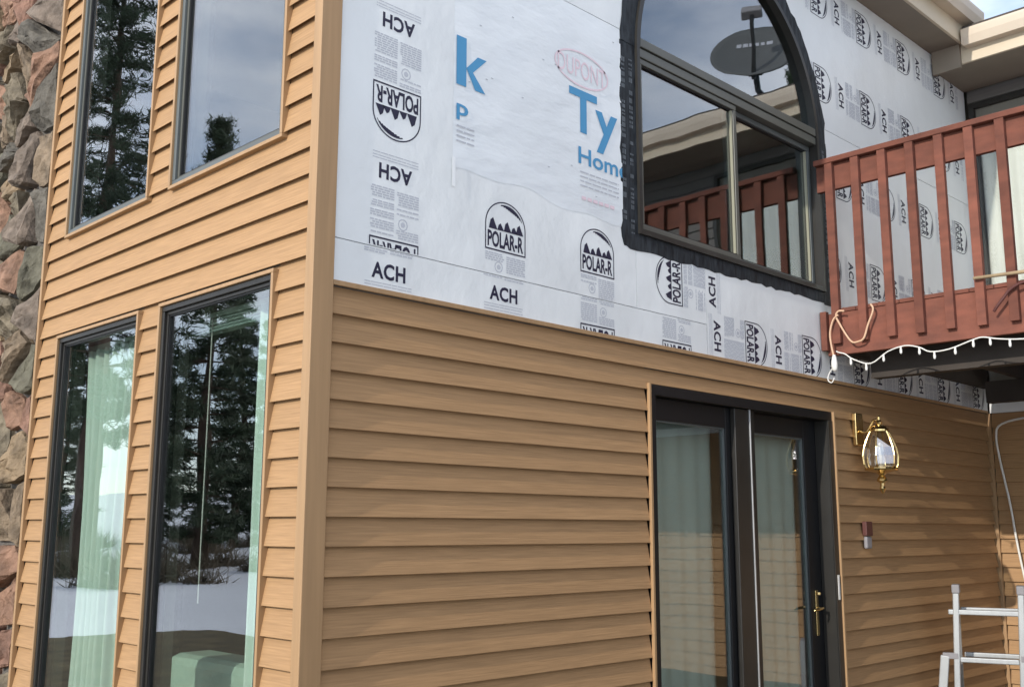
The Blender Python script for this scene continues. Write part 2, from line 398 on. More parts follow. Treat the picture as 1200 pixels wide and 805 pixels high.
def clip(poly, box_):
    for ax, lim, sg in ((0,box_[0],1),(0,box_[1],-1),(1,box_[2],1),(1,box_[3],-1)):
        out = []
        for i in range(len(poly)):
            a, b = poly[i], poly[(i+1)%len(poly)]; da, db = sg*(a[ax]-lim), sg*(b[ax]-lim)
            if da >= 0: out.append(a)
            if da*db < 0:
                t = da/(da-db); out.append((a[0]+(b[0]-a[0])*t, a[1]+(b[1]-a[1])*t))
        poly = out
        if len(poly) < 3: return None
    return poly
def stamp(name, m, parent, polys, y):
    mb = MB()
    for p in polys: mb.add([(u, y, z) for u, z in p], [tuple(range(len(p)))])
    if mb.v: return mb.build(name, m, parent, fix=False)
def block_polys(rng):
    """one repeat of the sheathing print, upright, base at v=0: navy and grey polygons"""
    navy = put(glyphs('ACH', .03, 1.08), -.09, .05, .18, .07)
    navy += put(glyphs('POLAR-R', .03, 1.0), -.117, .392, .234, .078)
    navy += [rect(-.133,.376,.133,.383), rect(-.133,.383,-.127,.50), rect(.127,.383,.133,.50)]
    n = 22
    for i in range(n):
        a, b = math.pi*i/n, math.pi*(i+1)/n
        navy.append([(.133*math.cos(a),.50+.121*math.sin(a)),(.133*math.cos(b),.50+.121*math.sin(b)),(.127*math.cos(b),.50+.115*math.sin(b)),(.127*math.cos(a),.50+.115*math.sin(a))])
        if a < 1.9:
            th = .020*math.sin(min(1, max(0,(a-.35)/1.5))*math.pi)
            if th > .001: navy.append([(.119*math.cos(a),.50+.107*math.sin(a)),(.119*math.cos(b),.50+.107*math.sin(b)),((.119-th)*math.cos(b),.50+(.107-th)*math.sin(b)),((.119-th)*math.cos(a),.50+(.107-th)*math.sin(a))])
    for (x, w_, h_) in ((-.085,.05,.055),(-.035,.04,.035),(.01,.045,.05),(.055,.04,.032),(.09,.045,.05)):
        navy += [[(x-w_/2,.478),(x+w_*.62,.478),(x+w_*.30,.478+h_*.55),(x+w_*.05,.478+h_)], [(x-w_/2,.478),(x+w_*.05,.478+h_),(x-w_*.28,.478+h_*.75)]]
    grey = []
    for c0, c1, top in ((-.13,-.01,.365),(.005,.13,.36)):
        v = top
        while v > .16:
            skip = rng.random()
            if not (c0 < -.05 and .27 < v < .33):
                u = c0
                while u < c1-.01:
                    l = rng.uniform(.012,.034); grey.append(rect(u, v-.0065, min(u+l,c1), v)); u += l+.004
            v -= .0105 if skip > .12 else .021
    for k in range(10):
        a = 2*math.pi*k/10; b = 2*math.pi*(k+1)/10
        for r0, r1 in ((.022,.027),(.0,.012)):
            grey.append([(-.045+r1*math.cos(a),.30+r1*math.sin(a)),(-.045+r1*math.cos(b),.30+r1*math.sin(b)),(-.045+r0*math.cos(b),.30+r0*math.sin(b)),(-.045+r0*math.cos(a),.30+r0*math.sin(a))])
    for v in (.034,.022,.008):
        u = -.125
        while u < .12:
            l = rng.uniform(.02,.06); grey.append(rect(u, v-.004, min(u+l,.125), v)); u += l+.003
    return navy, grey
RNG = random.Random(3)
def block(parent, u, z, rot, lim, y=-.0014):
    """rot in quarter turns; (u,z) = middle of the base line; lim = (umin,umax,zmin,zmax)"""
    navy, grey = block_polys(RNG)
    c, s_ = [(1,0),(0,1),(-1,0),(0,-1)][rot % 4]
    low = [p for p in navy if max(q[1] for q in p) < .2]; high = [p for p in navy if max(q[1] for q in p) >= .2]
    for name, m, pl, dy in (('lettering','ink_navy',low,0),('emblem','ink_navy',high,0),('fine_print','ink_grey',grey,.0003)):
        out = []
        for p in pl:
            q = clip([(u+a*c-b*s_, z+a*s_+b*c) for a, b in p], lim)
            if q: out.append(q)
        o = stamp(name, m, parent, out, y+dy)
        if o and name == 'fine_print': o['kind'] = 'stuff'
LS = (.095, .70, .205, 1.74); L2 = (.735, 2.03, .205, .62)
for i, zt in enumerate((1.306+.69, 1.306, .62)):
    block(left_sheet if i else top_left, .398, zt, 2, LS if i else (.095,.70,1.76,2.9))
block(left_sheet, 1.06, .558-.62, 0, (.735,1.5,.205,.66)); block(left_sheet, 1.722, .565-.62, 0, (.735,1.93,.205,.66))
LB = (.095, 6.7, .024, .195)
block(strip, .372, .015, 0, LB, -.0019); block(strip, 1.048, .028, 0, LB, -.0019)
block(strip, 1.718, .03+.383+.02, 2, LB, -.0019); block(strip, 2.39, .03+.383+.02, 2, LB, -.0019)
for x in (2.70, 3.365): block(low_sheet, x, .145, 3, (2.69,4.07,.024,.60))
for x in (4.04, 4.715, 5.39, 6.065): block(right_sheet, x, .145, 3, (4.085,6.7,.024,.60))
block(mid_sheet, 2.21+.62, .40, 1, (2.10,2.679,.205,.60)); block(low_sheet, 2.21+.62, .40, 1, (2.687,2.9,.28,.60))
for zc, sh in ((.80,0),(1.46,.23)):
    for i in range(5): block(right_sheet, 4.32+.675*i+sh-.62-.0, zc, 3, (4.2,6.6,.205,1.79))
for zc in (2.13, 2.775):
    for i in range(5): block(top_right, 4.315+.675*i-.62, zc, 3, (4.0,6.6,1.805,2.99))
# wrap lettering (the window tape and the sheet edge cut it off)
WLIM = (.7345, 1.93, .66, 1.74); yw = -.0052
def wtext(name, body, m, u, z, w_, h_, bold, lim=WLIM, sp=1):
    stamp(name, m, wrap, [q for q in (clip(p, lim) for p in put(glyphs(body, bold, sp), u, z, w_, h_)) if q], yw)
stamp('lettering', 'ink_blue', wrap, [rect(.735,1.056,.7965,1.296), [(.7968,1.150),(.838,1.140),(.925,1.226),(.868,1.226)], [(.7968,1.1498),(.853,1.056),(.918,1.056),(.838,1.1398)]], yw)
wtext('lettering', 'p', 'ink_blue', .738, .885, .073, .078, .016)
wtext('lettering', 'Ty', 'ink_blue', 1.51, .985, .385, .305, .022)
wtext('lettering', 'Home', 'ink_blue', 1.578, .888, .40, .092, .016)
n = 40; ov = []
for i in range(n):
    a, b = 2*math.pi*i/n, 2*math.pi*(i+1)/n; cx_, cz_ = 1.612, 1.405
    P = lambda t, k: (cx_+(.212-k)*math.cos(t), cz_+(.098-k)*math.sin(t)+.0*math.cos(t))
    ov.append([P(a,0), P(b,0), P(b,.010), P(a,.010)])
stamp('oval_emblem', 'ink_pink', wrap, ov, yw)
wtext('oval_lettering', 'DUPONT', 'ink_pink', 1.425, 1.355, .375, .10, .0)
fine = []
for (u0, u1, z0_, z1_) in ((1.59,1.9,.76,.85),(.74,.85,.77,.86)):
    z = z1_
    while z > z0_:
        u = u0
        while u < u1: l = RNG.uniform(.02,.07); fine.append(rect(u, z-.007, min(u+l,u1), z)); u += l+.008
        z -= .024
stamp('fine_print', 'ink_grey', wrap, fine, yw)['kind'] = 'stuff'
stamp('fine_print', 'ink_pink', wrap, [rect(1.6+i*.045, .70, 1.635+i*.045, .718) for i in range(6)], yw)['kind'] = 'stuff'

rq = random.Random(12)
for i in range(16):
    x, z = rq.uniform(.80,1.88), rq.uniform(.72,1.70); box('staple', 'ink_grey', wrap, x, x+.012, -.0050, -.0036, z, z+.004)
# ------------------------------------------------------------------ windows of the side wall
def ring(mb, fn, u0, u1, z0, z1, wd, o0, o1):
    for a, b, c, d in ((u0,u1,z1-wd,z1),(u0,u1,z0,z0+wd),(u0,u0+wd,z0+wd,z1-wd),(u1-wd,u1,z0+wd,z1-wd)):
        p, q = fn(a,o0,c), fn(b,o1,d)
        mb.box(min(p[0],q[0]),max(p[0],q[0]),min(p[1],q[1]),max(p[1],q[1]),c,d)
    return mb
def fbox(name, m, parent, fn, u0, u1, o0, o1, z0, z1, bevel=0):
    p, q = fn(u0,o0,z0), fn(u1,o1,z1)
    return box(name, m, parent, min(p[0],q[0]),max(p[0],q[0]),min(p[1],q[1]),max(p[1],q[1]),z0,z1, bevel=bevel)
for nm, u0, u1, z0, z1 in LW:
    lower = nm[0] == 'L'
    fr = ring(MB(), WL, u0+.017, u1-.017, z0+.017, z1-.017, .026, -.085, .002).build('window', 'bronze' if lower else 'bronze_grey', house, bevel=.003)
    if lower: fr['label'] = 'tall fixed window of the lower storey in a dark bronze frame'
    ring(MB(), WL, u0, u1, z0, z1, .0168, -.018, .014).build('trim', 'siding_trim', fr, bevel=.002)
    ring(MB(), WL, u0+.0435, u1-.0435, z0+.0435, z1-.0435, .016, -.078, -.012).build('sash', 'bronze' if lower else 'olive_metal', fr, bevel=.002)
    ring(MB(), WL, u0+.060, u1-.060, z0+.060, z1-.060, .006, -.060, -.018).build('seal', 'black_seal', fr)
    fbox('pane', 'glass', fr, WL, u0+.059, u1-.059, -.030, -.026, z0+.059, z1-.059)

# arched window of the front wall ------------------------------------------
aw = MB()
CX, CZ = 3.06, 1.69
def arc_band(mb, r0, r1, y0, y1, n=44, a0=0, a1=math.pi, jit=0, rng=None, flat=False):
    pts = []
    for i in range(n+1):
        a = a0+(a1-a0)*i/n; j = (rng.uniform(-jit,jit) if rng else 0); jy = (rng.uniform(-.003,.003) if rng else 0)
        c, s_ = math.cos(a), math.sin(a); pts.append(((CX+r0*c,CZ+r0*s_),(CX+(r1+j)*c,CZ+(r1+j)*s_),jy))
    for p, q in zip(pts, pts[1:]):
        mb.add([(p[0][0],y0,p[0][1]),(p[1][0],y0+p[2],p[1][1]),(q[1][0],y0+q[2],q[1][1]),(q[0][0],y0,q[0][1]),
                (p[0][0],y1,p[0][1]),(p[1][0],y1,p[1][1]),(q[1][0],y1,q[1][1]),(q[0][0],y1,q[0][1])],
               [(0,1,2,3),(7,6,5,4),(0,4,5,1),(1,5,6,2),(2,6,7,3),(3,7,4,0)])
    return mb
arc_band(aw, .968, 1.0, -.020, .09)
aw.box(2.06, 2.085, -.020, .09, .61, CZ); aw.box(4.035, 4.06, -.020, .09, .61, CZ)
aw.box(2.0852, 4.0348, -.020, .09, .61, .640)
arched = aw.build('window', 'bronze', house, fix=False); arched['label'] = 'large arched window with two sliding panes below a half round light'
box('transom', 'olive_metal', arched, 2.0855, 4.0345, -.016, .085, 1.70, 1.752, bevel=.004)
box('transom', 'olive_metal', arched, 2.0855, 4.0345, -.010, .085, 1.640, 1.692, bevel=.004)
box('seal', 'black_seal', arched, 2.0855, 4.0345, -.004, .08, 1.6925, 1.6995)
for a, b, nm in ((2.087, 3.065, 0), (3.030, 4.033, 1)):
    y0, y1 = (-.002, .040) if nm == 0 else (.042, .082)
    s_ = ring(MB(), WF, a, b, .642, 1.638, .034, -y1, -y0).build('sash', 'bronze_grey' if nm else 'olive_metal', arched, bevel=.004)
    ring(MB(), WF, a+.0345, b-.0345, .6765, 1.6035, .007, -y1+.004, -y0-.010).build('seal', 'black_seal', s_)
    box('pane', 'glass_dark', s_, a+.034, b-.034, y0+.022, y0+.026, .676, 1.604)
    box('bead', 'bead_pale', s_, b-.0345-.0155, b-.0345-.0075, y0+.004, y0+.0215, .6842, 1.5958)
mb = MB(); n = 40
poly = [(CX+.972*math.cos(math.pi*i/n), CZ+.972*math.sin(math.pi*i/n)) for i in range(n+1)]
poly = [(x, z) for x, z in poly if z > 1.751]; poly = [(CX+.966,1.751)]+poly+[(CX-.966,1.751)]
mb.prism(poly, lambda p, y: (p[0], y, p[1]), .030, .034).build('arch_pane', 'glass_dark', arched)
rt_ = random.Random(8); tp = MB()
arc_band(tp, .99, 1.125, -.0040, -.0006, n=70, jit=.010, rng=rt_)
def ribbon(mb, inner, outer):
    n = len(inner); k = len(mb.v)
    vs = []
    for (a, b) in zip(inner, outer):
        y = -.0028+rt_.uniform(-.0022,.0012); vs += [(a[0],-.0026,a[1]),((a[0]+b[0])/2,y,(a[1]+b[1])/2),(b[0],-.0022+rt_.uniform(-.0015,.001),b[1]),(b[0],-.0004,b[1])]
    fs = [(4*i+j, 4*i+j+1, 4*i+j+5, 4*i+j+4) for i in range(n-1) for j in range(3)]
    mb.add(vs, fs)
nz2 = 26
zz = [.525+(CZ-.525)*i/nz2 for i in range(nz2+1)]
ribbon(tp, [(2.066, z) for z in zz], [(1.925+rt_.uniform(-.009,.007)+(.02 if i == 0 else 0), z) for i, z in enumerate(zz)])
ribbon(tp, [(4.054, z) for z in zz], [(4.190+rt_.uniform(-.009,.007), z) for z in zz])
xx = [1.935+(4.18-1.935)*i/40 for i in range(41)]
ribbon(tp, [(x, .642) for x in xx], [(x, (.532 if i == 0 else .518)+rt_.uniform(-.009,.007)+.022*(x-2)/2) for i, x in enumerate(xx)])
tape = tp.build('flashing_tape', 'flashing', arched, fix=False)
rm = random.Random(17); mk = []
for (x0_, x1_, z0_, z1_) in ((1.935,1.965,.60,1.60),(2.0,2.03,.60,1.60),(4.12,4.15,.65,1.62)):
    z = z0_
    while z < z1_:
        l = rm.uniform(.008,.03)
        if rm.random() < .7:
            u = x0_
            while u < x1_-.004: mk.append(rect(u, z, u+rm.uniform(.003,.006), z+l)); u += .010
        z += l+rm.uniform(.004,.02)
o_ = stamp('fine_print', 'tape_ink', arched, mk, -.0068); o_['kind'] = 'stuff'
tape['label'] = 'crumpled black flashing tape around the arched window'

# ------------------------------------------------------------------ patio door
dr = ring(MB(), WF, DOOR[0]+.018, DOOR[1]-.018, DOOR[2]-.1, DOOR[3]-.004, .055, -.15, .0).build('patio_door', 'black_seal', house, bevel=.003)
dr['label'] = 'bronze framed sliding patio door with curtains behind the glass'
for a, b in ((DOOR[0], DOOR[0]+.0175), (DOOR[1]-.0175, DOOR[1])): box('trim', 'siding_trim', dr, a, b, -.016, .003, GZ+.02, DOOR[3], bevel=.002)
box('jamb', 'bronze', dr, 4.027, 4.0815, -.004, .002, GZ+.02, -.255)
def panel(u0, u1, z0, z1, y0, y1, sw, tw, glass, m):
    s_ = MB(); s_.box(u0,u0+sw,y0,y1,z0,z1); s_.box(u1-sw,u1,y0,y1,z0,z1); s_.box(u0+sw,u1-sw,y0,y1,z1-tw,z1); s_.box(u0+sw,u1-sw,y0,y1,z0,z0+tw)
    o = s_.build('door_panel', m, dr, bevel=.004)
    q = MB()
    for a, b, c, d in ((u0+sw,u0+sw+.008,z0+tw,z1-tw),(u1-sw-.008,u1-sw,z0+tw,z1-tw),(u0+sw+.008,u1-sw-.008,z1-tw-.008,z1-tw)): q.box(a,b,y0+.010,y1-.006,c,d)
    q.build('seal', 'bronze_grey', o)
    box('pane', glass, o, u0+sw-.002, u1-sw+.002, (y0+y1)/2, (y0+y1)/2+.004, z0+tw-.002, z1-tw+.002); return o
panel(2.189, 2.985, -2.36, -.256, .055, .095, .065, .12, 'glass', 'black_seal')
pr_ = panel(3.02, 4.026, -2.36, -.256, .098, .138, .15, .12, 'glass', 'black_seal')
box('center_stile', 'bronze', dr, 2.965, 3.115, .018, .052, -2.36, -.258, bevel=.004)
box('edge_strip', 'aluminium', dr, 3.1155, 3.126, .012, .052, -2.36, -.256, bevel=.002)
box('screen_stile', 'bronze', dr, 3.1265, 3.19, .03, .06, -2.36, -.258, bevel=.003)
box('jamb_liner', 'bronze', dr, 4.0205, 4.0265, .0025, .095, -2.36, -.255)
box('strike_plate', 'white_plastic', dr, 4.044, 4.066, -.0085, -.0045, -1.40, -1.245, bevel=.002)
hd = MB(); hd.box(3.925,3.955,.088,.0975,-1.62,-1.34); hd.tube([(3.94,.09,-1.45),(3.94,.05,-1.45)], .010); hd.tube([(3.94,.05,-1.45),(3.88,.045,-1.455),(3.83,.05,-1.46)], [.010,.009,.007]); hd.lathe((3.94,.075,-1.36),[(.001,-.012),(.014,-.008),(.014,.008),(.001,.012)],10)
hd.build('handle', 'brass', pr_, bevel=.002)

# ------------------------------------------------------------------ wing door
wd = ring(MB(), WW, WDOOR[0], WDOOR[1], WDOOR[2], WDOOR[3]+.13, .045, -.15, .022).build('deck_door', 'bronze', house, bevel=.003)
box('center_stile', 'bronze', wd, XW-.0, XW+.05, -1.42, -1.34, .58, 2.65)
for a, b in ((-2.555,-1.42),(-1.34,-.079)): box('pane', 'glass_clear', wd, XW+.035, XW+.04, a, b, .575, 2.655)

# ------------------------------------------------------------------ eaves and roofs
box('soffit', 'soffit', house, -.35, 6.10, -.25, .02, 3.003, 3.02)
box('fascia', 'fascia', house, -.35, 6.135, -.275, -.2505, 3.0, 3.185, bevel=.003)
def gutter(path_fn, a, b, name='gutter'):
    prof = [(0,.0),(0,.135),(.012,.135),(.012,.012),(.082,.012),(.104,.07),(.108,.122),(.098,.122),(.098,.132),(.122,.132),(.122,.115),(.114,.066),(.090,.0)]
    return MB().prism(prof, path_fn, a, b).build(name, 'gutter', house)
gutter(lambda p, t: (t, -.276-p[0], 3.165+p[1]), -.35, 6.27)
for X in (6.268,): box('gutter_cap', 'gutter', house, X, X+.004, -.395, -.277, 3.166, 3.298)
# wing eave, running towards the viewer
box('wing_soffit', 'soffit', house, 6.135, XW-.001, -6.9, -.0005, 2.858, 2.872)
box('wing_fascia', 'fascia', house, 6.108, 6.1345, -6.9, -.0006, 2.84, 3.06, bevel=.003)
gutter(lambda p, t: (6.107-p[0]*.9, t, 2.955+p[1]), -6.9, -.30)
box('gutter_cap', 'gutter', house, 5.998, 6.107, -.2995, -.2955, 2.956, 3.088)
box('shaded_fascia', 'soffit', house, 6.072, 6.107, -.247, -.014, 2.80, 3.002)  # fascia piece under the front eave, its shade put into a darker colour
def slab(name, pts, th, m):
    n_ = len(pts); mb = MB(); mb.add([Vector(p) for p in pts]+[Vector(p)-Vector((0,0,th)) for p in pts], [tuple(range(n_)), tuple(range(2*n_-1,n_-1,-1))]+[(i,(i+1)%n_,n_+(i+1)%n_,n_+i) for i in range(n_)])
    return mb.build(name, m, house)
slab('roof', [(-.4,-.33,3.33),(6.25,-.33,3.33),(6.25,2.5,4.25),(-.4,2.5,4.25)], .09, 'shingle')
slab('roof', [(-.4,5.4,3.33),(-.4,2.5,4.25),(6.25,2.5,4.25),(6.25,5.4,3.33)], .09, 'shingle')
slab('roof', [(6.05,-6.9,3.13),(8.6,-6.9,3.92),(8.6,5.4,3.92),(6.2,5.4,3.16),(6.2,-.29,3.16),(6.05,-.29,3.13)], .06, 'shingle')
slab('roof', [(8.6,-6.9,3.92),(11.0,-6.9,3.13),(11.0,5.4,3.13),(8.6,5.4,3.92)], .06, 'shingle')

# ------------------------------------------------------------------ stone chimney
chim = empty('stone_chimney', (-.05, 3.9, GZ), 'rubble stone chimney of grey, pink and tan rocks beside the tan siding', 'chimney')
CY0, CY1, CZ0, CZ1 = 2.803, 4.3, GZ, 3.7
box('mortar', 'mortar', chim, .012, 1.0, CY0, CY1, CZ0, CZ1)
rs = random.Random(21); sites = []
while len(sites) < 150:
    best = None
    for _ in range(5):
        p = (rs.uniform(CY0,CY1), rs.uniform(CZ0,CZ1)); d = min([((p[0]-q[0])*1.15)**2+((p[1]-q[1]))**2 for q in sites] or [9])
        if best is None or d > best[0]: best = (d, p)
    sites.append(best[1])
def half(poly, nx_, ny_, c):
    out = []
    for i in range(len(poly)):
        a, b = poly[i], poly[(i+1)%len(poly)]; da, db = c-(a[0]*nx_+a[1]*ny_), c-(b[0]*nx_+b[1]*ny_)
        if da >= 0: out.append(a)
        if da*db < 0: t = da/(da-db); out.append((a[0]+(b[0]-a[0])*t, a[1]+(b[1]-a[1])*t))
    return out
for i, s_ in enumerate(sites):
    poly = [(CY0+.004,CZ0),(CY1,CZ0),(CY1,CZ1),(CY0+.004,CZ1)]
    for j, q in enumerate(sites):
        if i == j: continue
        dx, dy = q[0]-s_[0], q[1]-s_[1]; l = math.hypot(dx, dy)
        if l > 1.6: continue
        nx_, ny_ = dx/l, dy/l
        poly = half(poly, nx_, ny_, (s_[0]*nx_+s_[1]*ny_)+l/2-.014)
        if len(poly) < 3: break
    if len(poly) < 3: continue
    # add midpoints, jitter, three rings
    P = []
    for a, b in zip(poly, poly[1:]+poly[:1]):
        P.append(a)
        if math.hypot(b[0]-a[0], b[1]-a[1]) > .12: P.append(((a[0]+b[0])/2+rs.uniform(-.006,.006), (a[1]+b[1])/2+rs.uniform(-.006,.006)))
    cx_ = sum(p[0] for p in P)/len(P); cz_ = sum(p[1] for p in P)/len(P); n = len(P)
    dp = rs.uniform(.03,.095); tx, tz = rs.uniform(-.35,.35), rs.uniform(-.45,.45)
    vs = []
    for sc_, o_, jj in ((1,.0,0),(.98,.55,.008),(.84,.90,.022),(.42,1.0,.026)):
        for (py, pz) in P:
            y_, z_ = cx_+(py-cx_)*sc_, cz_+(pz-cz_)*sc_
            out = .002+(dp*o_+(tx*(y_-cx_)+tz*(z_-cz_) if o_ > .3 else 0)+rs.uniform(-jj,jj))*min(1, .12+(y_-CY0)*5)
            vs.append((-max(out,.012) if o_ else .02, max(y_,CY0+.004), z_))
    vs.append((-(.002+dp*1.08*min(1, .12+(cx_-CY0)*5)), cx_, cz_))
    fs = []
    for r_ in range(3):
        for k in range(n): fs.append((r_*n+k, r_*n+(k+1)%n, (r_+1)*n+(k+1)%n, (r_+1)*n+k))
    fs += [(3*n+k, 3*n+(k+1)%n, 4*n) for k in range(n)]
    o = MB().add(vs, fs).build('stone', 'stone', chim)
    bm = bmesh.new(); bm.from_mesh(o.data)
    bmesh.ops.subdivide_edges(bm, edges=[e_ for e_ in bm.edges if e_.calc_length() > .06], cuts=1, use_grid_fill=True)
    for v in bm.verts:
        if v.co.x < -.012: v.co += Vector((rs.uniform(-.008,.006), rs.uniform(-.004,.004), rs.uniform(-.004,.004)))
        if v.co.y < CY0+.004: v.co.y = CY0+.004
    bm.to_mesh(o.data); bm.free()

# ------------------------------------------------------------------ deck
deck = empty('deck', (5.2, -1.8, .17), 'raised deck with reddish brown railing and rim boards above the patio door', 'deck')
DX = 4.02; DY = -6.2  # unseen outer length of the deck extended to deepen the shade beneath
box('rim_board', 'redwood', deck, DX, DX+.042, DY, -.031, .168, .448, bevel=.004)
box('rim_board', 'redwood', deck, DX+.0425, XW-.05, DY, DY+.042, .168, .448, bevel=.004)
box('ledger', 'dark_wood', deck, DX+.0425, XW-.05, -.04, -.002, .205, .425)
k = 0; y = -.10
while y > DY+.05:
    box('deck_board', 'redwood', deck, DX-.006, XW-.05, y-.143, y, .4495, .475, bevel=.003); y -= .146
y = -.45
while y > DY+.2: box('joist', 'dark_wood', deck, DX+.043, XW-.06, y-.04, y, .20, .448); y -= .42
box('beam', 'dark_wood', deck, DX+.25, DX+.34, DY+.1, -.2, .03, .199)
box('beam', 'dark_wood', deck, XW-.55, XW-.46, DY+.1, -.2, .03, .199)
box('top_rail', 'redwood', deck, DX-.045, DX+.095, DY, -.012, 1.470, 1.508, bevel=.005)
box('sub_rail', 'redwood', deck, DX+.0005, DX+.038, DY, -.008, 1.292, 1.4695, bevel=.004)
y = -.088
while y > DY+.1:
    jx = random.uniform(-.002,.002)
    box('baluster', 'redwood', deck, DX-.040+jx, DX-.0005, y-.055, y, .236+random.uniform(-.004,.004), 1.4695, bevel=.003); y -= .1865
for (px, py) in ((DX+.08, DY+.09), (XW-.3, DY+.09)): box('post', 'redwood', deck, px, px+.09, py, py+.09, GZ+.0, .167, bevel=.005)
box('end_block', 'redwood', deck, DX-.041, DX-.0005, -.050, -.006, .20, .46, bevel=.003)
# string lights along the rim
PT = [(-.10,.19),(-.118,.180),(-.16,.165),(-.216,.124),(-.331,.084),(-.449,.147),(-.562,.171),(-.653,.150),(-.72,.115),(-.836,.117),(-.982,.156),(-1.042,.164),(-1.129,.143),(-1.271,.125),(-1.5,.12),(-1.8,.15),(-2.2,.13),(-2.7,.15),(-3.3,.14)]
sx = DX-.018
st = empty('string_lights', (sx, -1.2, .15), 'white string of small lights draped under the deck rim', 'string lights')
def smooth_path(P, k=4):
    P = [Vector(p) for p in P]; out = []
    for i in range(len(P)-1):
        a, b, c, d = P[max(i-1,0)], P[i], P[i+1], P[min(i+2,len(P)-1)]
        for j in range(k):
            t = j/k; out.append(.5*((2*b)+(c-a)*t+(2*a-5*b+4*c-d)*t*t+(3*b-a-3*c+d)*t**3))
    return out+[P[-1]]
sp_ = smooth_path([(sx, y, z) for y, z in PT]); MB().tube(sp_, .0045, 6).build('wire', 'white_plastic', st, smooth=True)
acc = 0; last = sp_[0]
for q in sp_[1:]:
    acc += (q-last).length; last = q
    if acc > .10 and q.y > -3.2:
        acc = 0; MB().lathe(q, [(.003,-.046),(.0075,-.040),(.0085,-.022),(.0065,-.02),(.0065,.002)], 8).build('bulb', 'white_plastic', st)
# tan cord looped over the rim and hanging to a plug
cd = empty('extension_cord', (3.94, -.2, .1), 'tan cord looped over the deck rim down to a white plug', 'cord')
cxp = DX-.052
P1 = smooth_path([(cxp,-.37,.46),(cxp,-.385,.42),(cxp,-.345,.33),(cxp-.004,-.314,.246),(cxp-.004,-.272,.228),(cxp-.004,-.231,.232),(cxp-.004,-.19,.29),(cxp-.004,-.152,.362),(cxp-.006,-.13,.415),(cxp-.006,-.15,.445),(cxp-.006,-.19,.44)])
MB().tube(P1, .0066, 7).build('cord', 'cord_tan', cd, smooth=True)
P2 = smooth_path([(cxp-.012,-.15,.42),(cxp-.012,-.112,.39),(cxp-.012,-.086,.31),(cxp-.012,-.090,.23),(cxp-.012,-.104,.15)])
MB().tube(P2, .0066, 7).build('cord', 'cord_tan', cd, smooth=True)
MB().lathe((cxp-.012,-.106,.115), [(.004,-.065),(.018,-.052),(.021,-.02),(.016,.02),(.009,.045)], 12).build('plug', 'white_plastic', cd, smooth=True)
tg = MB().tube(smooth_path([(cxp-.012,-.104,.09),(cxp-.012,-.065,.04),(cxp-.012,-.055,.0),(cxp-.012,-.08,-.02),(cxp-.012,-.10,.01)]), .004, 6); tg.build('lead', 'white_plastic', cd, smooth=True)
# stick and hook on the deck edge
MB().tube([(DX-.065,-1.03,.515),(DX-.075,-1.8,.49),(DX-.10,-2.3,.50)], [.010,.014,.015], 8).build('wooden_stick', 'pale_stick', smooth=True)
tag(bpy.data.objects['wooden_stick'], 'pale wooden stick lying along the outside of the balusters', 'stick')
MB().tube(smooth_path([(DX-.06,-1.13,.30),(DX-.064,-1.15,.325),(DX-.064,-1.19,.37),(DX-.064,-1.24,.42),(DX-.066,-1.34,.45),(DX-.07,-1.6,.455)]), .009, 8).build('hooked_bracket', 'maroon', smooth=True)
tag(bpy.data.objects['hooked_bracket'], 'dark bent rod hooked against the deck rim board', 'rod')

# ------------------------------------------------------------------ wall lantern
lan = empty('wall_lantern', (4.40, -.02, -.4), 'brass wall lantern with clear glass panels on the tan siding beside the patio door', 'lantern')
MB().prism([(-.048,-.11),(.048,-.11),(.052,-.06),(.052,.06),(.048,.11),(-.048,.11),(-.052,.06),(-.052,-.06)], lambda p, y: (4.405+p[0], y, -.29+p[1]), -.030, -.001).build('back_plate', 'brass', lan, bevel=.005)
LX, LY = 4.41, -.165
MB().tube(smooth_path([(4.405,-.03,-.30),(4.405,-.07,-.315),(4.408,-.105,-.275),(4.41,-.13,-.235),(LX,LY,-.245)]), .010, 8).build('arm', 'brass', lan, smooth=True)
cap_ = MB().lathe((LX,LY,0), [(.004,-.205),(.010,-.215),(.010,-.235),(.022,-.25),(.018,-.265),(.045,-.28),(.062,-.30),(.062,-.312)], 18).build('cap', 'brass', lan, smooth=False)
prof6 = [(.062,-.313),(.086,-.36),(.108,-.42),(.118,-.475),(.112,-.53),(.100,-.555)]
for k in range(6):
    a, b = R(60*k+12), R(60*k+72); vs = []; fs = []
    for r_, z in prof6:
        r_ -= .003
        vs += [(LX+r_*math.cos(a),LY+r_*math.sin(a),z),(LX+r_*math.cos(b),LY+r_*math.sin(b),z)]
    fs = [(2*i,2*i+1,2*i+3,2*i+2) for i in range(5)]
    o = MB().add(vs, fs).build('glass_panel', 'lamp_glass', lan)
    MB().tube([(LX+r_*math.cos(a),LY+r_*math.sin(a),z) for r_, z in prof6], .0045, 6).build('rib', 'brass', lan)
MB().lathe((LX,LY,0), [(.02,-.550),(.104,-.553),(.108,-.562),(.104,-.572),(.03,-.590),(.016,-.605),(.030,-.625),(.036,-.640),(.016,-.655),(.014,-.675),(.020,-.690),(.013,-.712),(.004,-.725)], 18, ).build('base', 'brass', lan, smooth=False)
MB().lathe((LX,LY,0), [(.012,-.552),(.012,-.48),(.015,-.47),(.024,-.44),(.020,-.40),(.004,-.385)], 12).build('bulb', 'bulb_glass', lan, smooth=True)
# door box below
db = empty('wall_box', (4.46, -.02, -1.0), 'small maroon and grey box on the siding below the wall lantern', 'wall box')
box('cover', 'maroon', db, 4.415, 4.505, -.034, -.001, -1.0, -.905, bevel=.006)
box('button', 'grey_plastic', db, 4.425, 4.500, -.028, -.001, -1.085, -1.003, bevel=.010)
